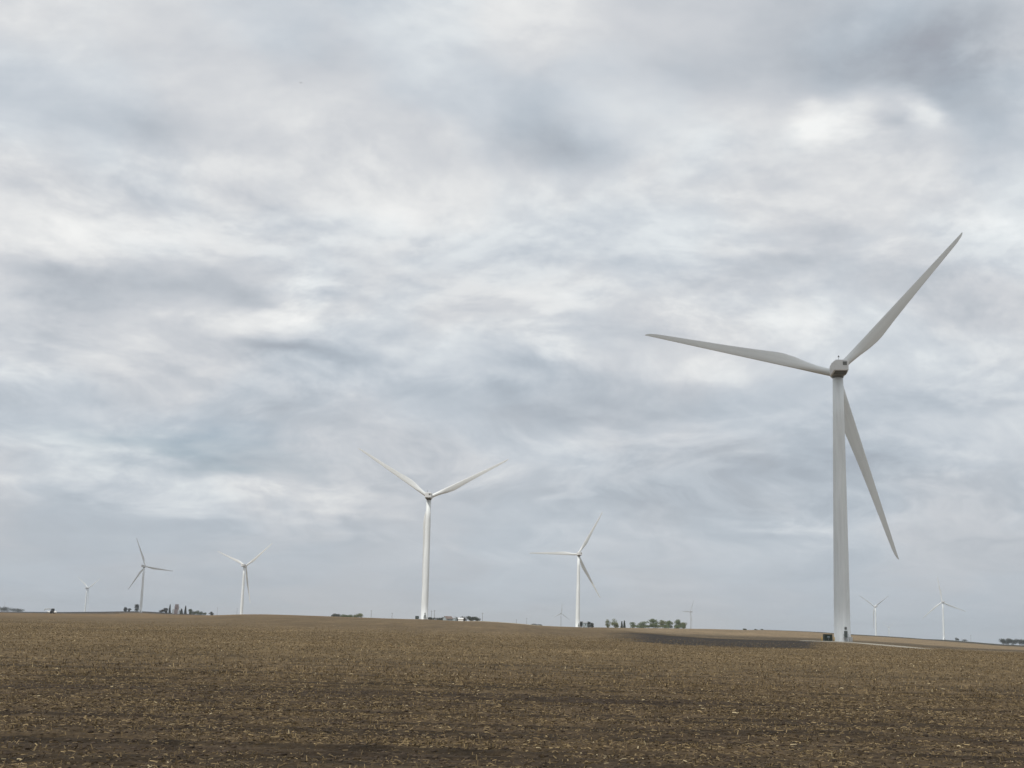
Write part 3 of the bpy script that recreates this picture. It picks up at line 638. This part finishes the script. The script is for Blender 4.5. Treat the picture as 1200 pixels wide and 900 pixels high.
# ------------------------------------------------------------------ haze
HZ = 5.2e-5
m = MB(); m.box(-18500, 18500, -18500, 18500, -140, 165)
hm = bpy.data.materials.new('haze_air'); hm.use_nodes = True; nt = hm.node_tree
for n in list(nt.nodes):
    if n.type == 'BSDF_PRINCIPLED': nt.nodes.remove(n)
pv = nt.nodes.new('ShaderNodeVolumePrincipled'); pv.inputs['Color'].default_value = (.80, .86, .92, 1); pv.inputs['Density'].default_value = HZ; pv.inputs['Anisotropy'].default_value = .2
nt.links.new(pv.outputs[0], nt.nodes['Material Output'].inputs['Volume'])
hz = m.build('haze', hm); setprops(hz, 'thin pale haze in the air over the fields', 'haze', kind='stuff')

# ------------------------------------------------------------------ sun and sky
sd = bpy.data.lights.new('sun', 'SUN'); sd.energy = 2.6; sd.angle = R(2); sd.color = (1, .965, .91)
so = bpy.data.objects.new('sun', sd); col.objects.link(so)
sv = Vector((math.sin(R(SUN_AZ))*math.cos(R(SUN_EL)), math.cos(R(SUN_AZ))*math.cos(R(SUN_EL)), math.sin(R(SUN_EL))))
so.rotation_euler = sv.to_track_quat('Z', 'Y').to_euler(); so.location = sv*300

w = bpy.data.worlds.new('World'); scene.world = w; w.use_nodes = True; w.cycles.sampling_method = 'MANUAL'; w.cycles.sample_map_resolution = 256; nt = w.node_tree; N = nt.nodes; L = nt.links; N.clear()
out = N.new('ShaderNodeOutputWorld'); bg = N.new('ShaderNodeBackground'); bg.inputs['Strength'].default_value = .1; L.new(bg.outputs[0], out.inputs[0])
sky = N.new('ShaderNodeTexSky'); sky.sky_type = 'NISHITA'; sky.sun_disc = False; sky.sun_elevation = R(SUN_EL); sky.sun_rotation = R(SUN_AZ) % (2*PI); sky.dust_density = 2
tc = N.new('ShaderNodeTexCoord'); sep = N.new('ShaderNodeSeparateXYZ'); L.new(tc.outputs['Generated'], sep.inputs[0])
def mt(op, a, b_=None, c=None, clamp=False):
    n = N.new('ShaderNodeMath'); n.operation = op; n.use_clamp = clamp
    for i, v in enumerate((a, b_, c)):
        if v is None: continue
        if isinstance(v, (int, float)): n.inputs[i].default_value = v
        else: L.new(v, n.inputs[i])
    return n.outputs[0]
def comb(x, y, z):
    n = N.new('ShaderNodeCombineXYZ')
    for i, v in enumerate((x, y, z)):
        if isinstance(v, (int, float)): n.inputs[i].default_value = v
        else: L.new(v, n.inputs[i])
    return n.outputs[0]
def noise(vec, scale, det, rough=.5, dist=0., lac=2.):
    n = N.new('ShaderNodeTexNoise'); n.inputs['Scale'].default_value = scale; n.inputs['Detail'].default_value = det; n.inputs['Roughness'].default_value = rough
    n.inputs['Distortion'].default_value = dist; n.inputs['Lacunarity'].default_value = lac; L.new(vec, n.inputs['Vector']); return n
def rng_(v, a, b_, c, d, smooth=True):
    m = N.new('ShaderNodeMapRange'); m.interpolation_type = 'SMOOTHERSTEP' if smooth else 'LINEAR'; L.new(v, m.inputs[0])
    for i, q in enumerate((a, b_, c, d)): m.inputs[i+1].default_value = q
    return m.outputs[0]
zx = mt('MAXIMUM', sep.outputs[2], 0.0); zc = mt('ADD', zx, .11)
P = comb(mt('DIVIDE', sep.outputs[0], zc), mt('DIVIDE', sep.outputs[1], zc), 0)     # the cloud layer overhead
az = mt('ARCTAN2', sep.outputs[0], sep.outputs[1]); el = mt('ARCSINE', sep.outputs[2])
wn2 = noise(P, 1.3, 2, .4); ws2 = N.new('ShaderNodeSeparateColor'); L.new(wn2.outputs['Color'], ws2.inputs[0])
azs = mt('ADD', az, mt('MULTIPLY', mt('SUBTRACT', ws2.outputs[0], .5), .10)); els_ = mt('ADD', el, mt('MULTIPLY', mt('SUBTRACT', ws2.outputs[1], .5), .06))
# warp of bearings so the big cloud masses get ragged outlines
wn = noise(P, 2.6, 8, .5); ws = N.new('ShaderNodeSeparateColor'); L.new(wn.outputs['Color'], ws.inputs[0])
azw = mt('ADD', az, mt('MULTIPLY', mt('SUBTRACT', ws.outputs[0], .5), .15)); elw = mt('ADD', el, mt('MULTIPLY', mt('SUBTRACT', ws.outputs[1], .5), .07))
def azel(x, y):
    d = ray(x, y); return math.atan2(d[0], d[1]), math.asin(d[2])
blobs = [  # image pixel position, radii in pixels, amount (brightness)
 (1080, 50, 200, 66, -.27), (1180, 110, 90, 60, -.12), (650, 165, 90, 40, -.24), (340, 70, 110, 34, -.12), (110, 130, 130, 26, -.09), (800, 60, 90, 40, -.08),
 (962, 148, 24, 20, .34), (985, 116, 34, 14, .20), (1062, 130, 22, 15, .24), (1022, 146, 20, 12, -.09), (1000, 160, 26, 8, .16), (935, 120, 14, 12, .12), (600, 20, 90, 40, .10), (30, 15, 60, 30, .10),
 (130, 285, 130, 34, .14), (335, 358, 50, 24, .34), (130, 340, 120, 18, -.17), (230, 345, 50, 22, -.14), (370, 415, 90, 16, -.17), (590, 430, 60, 20, -.12),
 (930, 380, 120, 24, .14), (660, 360, 110, 28, .06), (850, 470, 130, 30, -.16), (700, 480, 90, 30, -.10), (1170, 250, 40, 20, .18), (950, 165, 160, 90, .05),
 (500, 250, 110, 40, .05), (250, 200, 160, 40, .04), (830, 440, 70, 18, .14), (680, 405, 50, 18, .12), (1170, 495, 60, 30, .10),
 (150, 560, 170, 20, .12), (350, 590, 130, 20, .14), (915, 610, 70, 13, .12), (950, 540, 150, 26, -.07), (560, 500, 120, 30, -.05), (1100, 330, 90, 25, -.08), (960, 300, 90, 20, -.06), (60, 430, 90, 25, .05)]
acc = None
for x, y, rx, ry, k in blobs:
    a0, e0 = azel(x, y); ra = rx/1600; re = ry/1600
    u = mt('DIVIDE', mt('SUBTRACT', azw, a0), ra); v = mt('DIVIDE', mt('SUBTRACT', elw, e0), re)
    g = mt('EXPONENT', mt('MULTIPLY', mt('ADD', mt('MULTIPLY', u, u), mt('MULTIPLY', v, v)), -.8))
    acc = mt('MULTIPLY', g, k) if acc is None else mt('MULTIPLY_ADD', g, k, acc)
n1 = noise(P, 1.5, 9, .50, .1); n2 = noise(P, 4.2, 10, .56, 0); n3 = noise(P, .42, 3, .5)
# bearings stretched sideways: bands and rolls of cloud seen edge-on
Q = comb(mt('MULTIPLY', azs, 8.0), mt('MULTIPLY', els_, 13.5), 3.1)
n4 = noise(Q, 1.0, 9, .50, .15); n5 = noise(Q, 3.0, 8, .56, 0)
Q6 = comb(mt('MULTIPLY', azs, 14.0), mt('MULTIPLY', els_, 27.0), 7.7)          # puffs with crisper tops
n6 = noise(Q6, 1.0, 9, .6, 0)
Q7 = comb(mt('MULTIPLY', azs, 14.0), mt('MULTIPLY', mt('ADD', els_, .0085), 27.0), 7.7); n7 = noise(Q7, 1.0, 9, .6, 0)
relief = mt('SUBTRACT', n6.outputs[0], n7.outputs[0])
vd = noise(Q6, 1.1, 5, .55, 0); va = N.new('ShaderNodeVectorMath'); va.operation = 'MULTIPLY_ADD'; L.new(vd.outputs['Color'], va.inputs[0]); va.inputs[1].default_value = (1.1, 1.1, 0); L.new(Q6, va.inputs[2])
def billow(sc):
    v = N.new('ShaderNodeTexVoronoi'); v.feature = 'SMOOTH_F1'; v.inputs['Smoothness'].default_value = .8; v.inputs['Scale'].default_value = sc; v.voronoi_dimensions = '2D'; v.inputs['Detail'].default_value = 1.5; v.inputs['Roughness'].default_value = .5
    v.normalize = True
    L.new(va.outputs[0], v.inputs['Vector']); return v.outputs['Distance']
lump = rng_(billow(.55), .12, .55, .5, -.5, False)
def c5(n, k=.2): return rng_(n.outputs[0], .5-k, .5+k, -.5, .5, False)
amp = rng_(el, .0, .20, .35, 1.0)
tot = mt('ADD', mt('MULTIPLY', c5(n1), .08), mt('ADD', mt('MULTIPLY', mt('MULTIPLY', c5(n2), rng_(el, .12, .35, .15, 1)), .06), mt('MULTIPLY', c5(n3), .05)))
tot = mt('ADD', tot, mt('ADD', mt('MULTIPLY', c5(n4), .12), mt('MULTIPLY', c5(n5), .03)))
tot = mt('MULTIPLY', tot, amp)
puff = mt('MULTIPLY', mt('SUBTRACT', rng_(n6.outputs[0], .40, .66, 0, 1), .42), mt('MULTIPLY', rng_(el, .02, .12, .25, 1), rng_(el, .24, .42, 1, .35)))
tot = mt('MULTIPLY_ADD', puff, .075, tot)
tot = mt('MULTIPLY_ADD', mt('MULTIPLY', relief, mt('MULTIPLY', rng_(el, .02, .12, .2, 1), rng_(el, .26, .46, 1, .4))), .32, tot)
tot = mt('MULTIPLY_ADD', mt('MULTIPLY', lump, mt('MULTIPLY', rng_(el, .02, .12, .3, 1), rng_(el, .28, .50, 1, .45))), .12, tot)
lift = rng_(el, .0, .30, .0, 1.0)
base = mt('ADD', .535, mt('MULTIPLY', lift, .150))
# inside the cloud masses the edges break up with the finer noise
brk = mt('ADD', mt('MULTIPLY', lump, .55), rng_(n6.outputs[0], .32, .68, .45, 1.45, False))
val = mt('ADD', mt('ADD', base, tot), mt('MULTIPLY', mt('MULTIPLY', acc, brk), .98))
ramp = N.new('ShaderNodeValToRGB'); val = mt('MULTIPLY_ADD', mt('SUBTRACT', val, .62), .94, .620); L.new(val, ramp.inputs[0]); ramp.color_ramp.interpolation = 'B_SPLINE'
els = ramp.color_ramp.elements; els[0].position = .25; els[0].color = (.315, .325, .375, 1); els[1].position = 1; els[1].color = (.97, .98, .97, 1)
for p_, c_ in ((.40, (.370, .402, .452, 1)), (.52, (.475, .522, .576, 1)), (.64, (.620, .648, .690, 1)), (.76, (.740, .762, .780, 1))):
    e = els.new(p_); e.color = c_
tn = noise(Q, .7, 3, .5); tw_ = N.new('ShaderNodeMix'); tw_.data_type = 'RGBA'; L.new(rng_(tn.outputs[0], .36, .64, 0, 1), tw_.inputs[0])
tw_.inputs[6].default_value = (.975, 1.0, 1.012, 1); tw_.inputs[7].default_value = (1.01, .997, .985, 1)
tm = N.new('ShaderNodeVectorMath'); tm.operation = 'MULTIPLY'; L.new(ramp.outputs[0], tm.inputs[0]); L.new(tw_.outputs[2], tm.inputs[1])
cs = N.new('ShaderNodeVectorMath'); cs.operation = 'SCALE'; L.new(tm.outputs[0], cs.inputs[0]); cs.inputs['Scale'].default_value = 10.0
# thin places where the blue shows
a0, e0 = azel(200, 522); u = mt('DIVIDE', mt('SUBTRACT', azw, a0), .085); v = mt('DIVIDE', mt('SUBTRACT', elw, e0), .014)
gap = mt('EXPONENT', mt('MULTIPLY', mt('ADD', mt('MULTIPLY', u, u), mt('MULTIPLY', v, v)), -1))
cover = mt('SUBTRACT', .97, mt('MULTIPLY', gap, .55))
mix = N.new('ShaderNodeMix'); mix.data_type = 'RGBA'; L.new(cover, mix.inputs[0]); L.new(sky.outputs[0], mix.inputs[6]); L.new(cs.outputs[0], mix.inputs[7])
L.new(mix.outputs[2], bg.inputs[0])

# ------------------------------------------------------------------ render settings
scene.render.engine = 'CYCLES'
scene.view_settings.view_transform = 'Standard'; scene.view_settings.look = 'None'; scene.view_settings.gamma = 1; scene.view_settings.exposure = 0
scene.view_settings.use_curve_mapping = False
scene.cycles.volume_bounces = 1
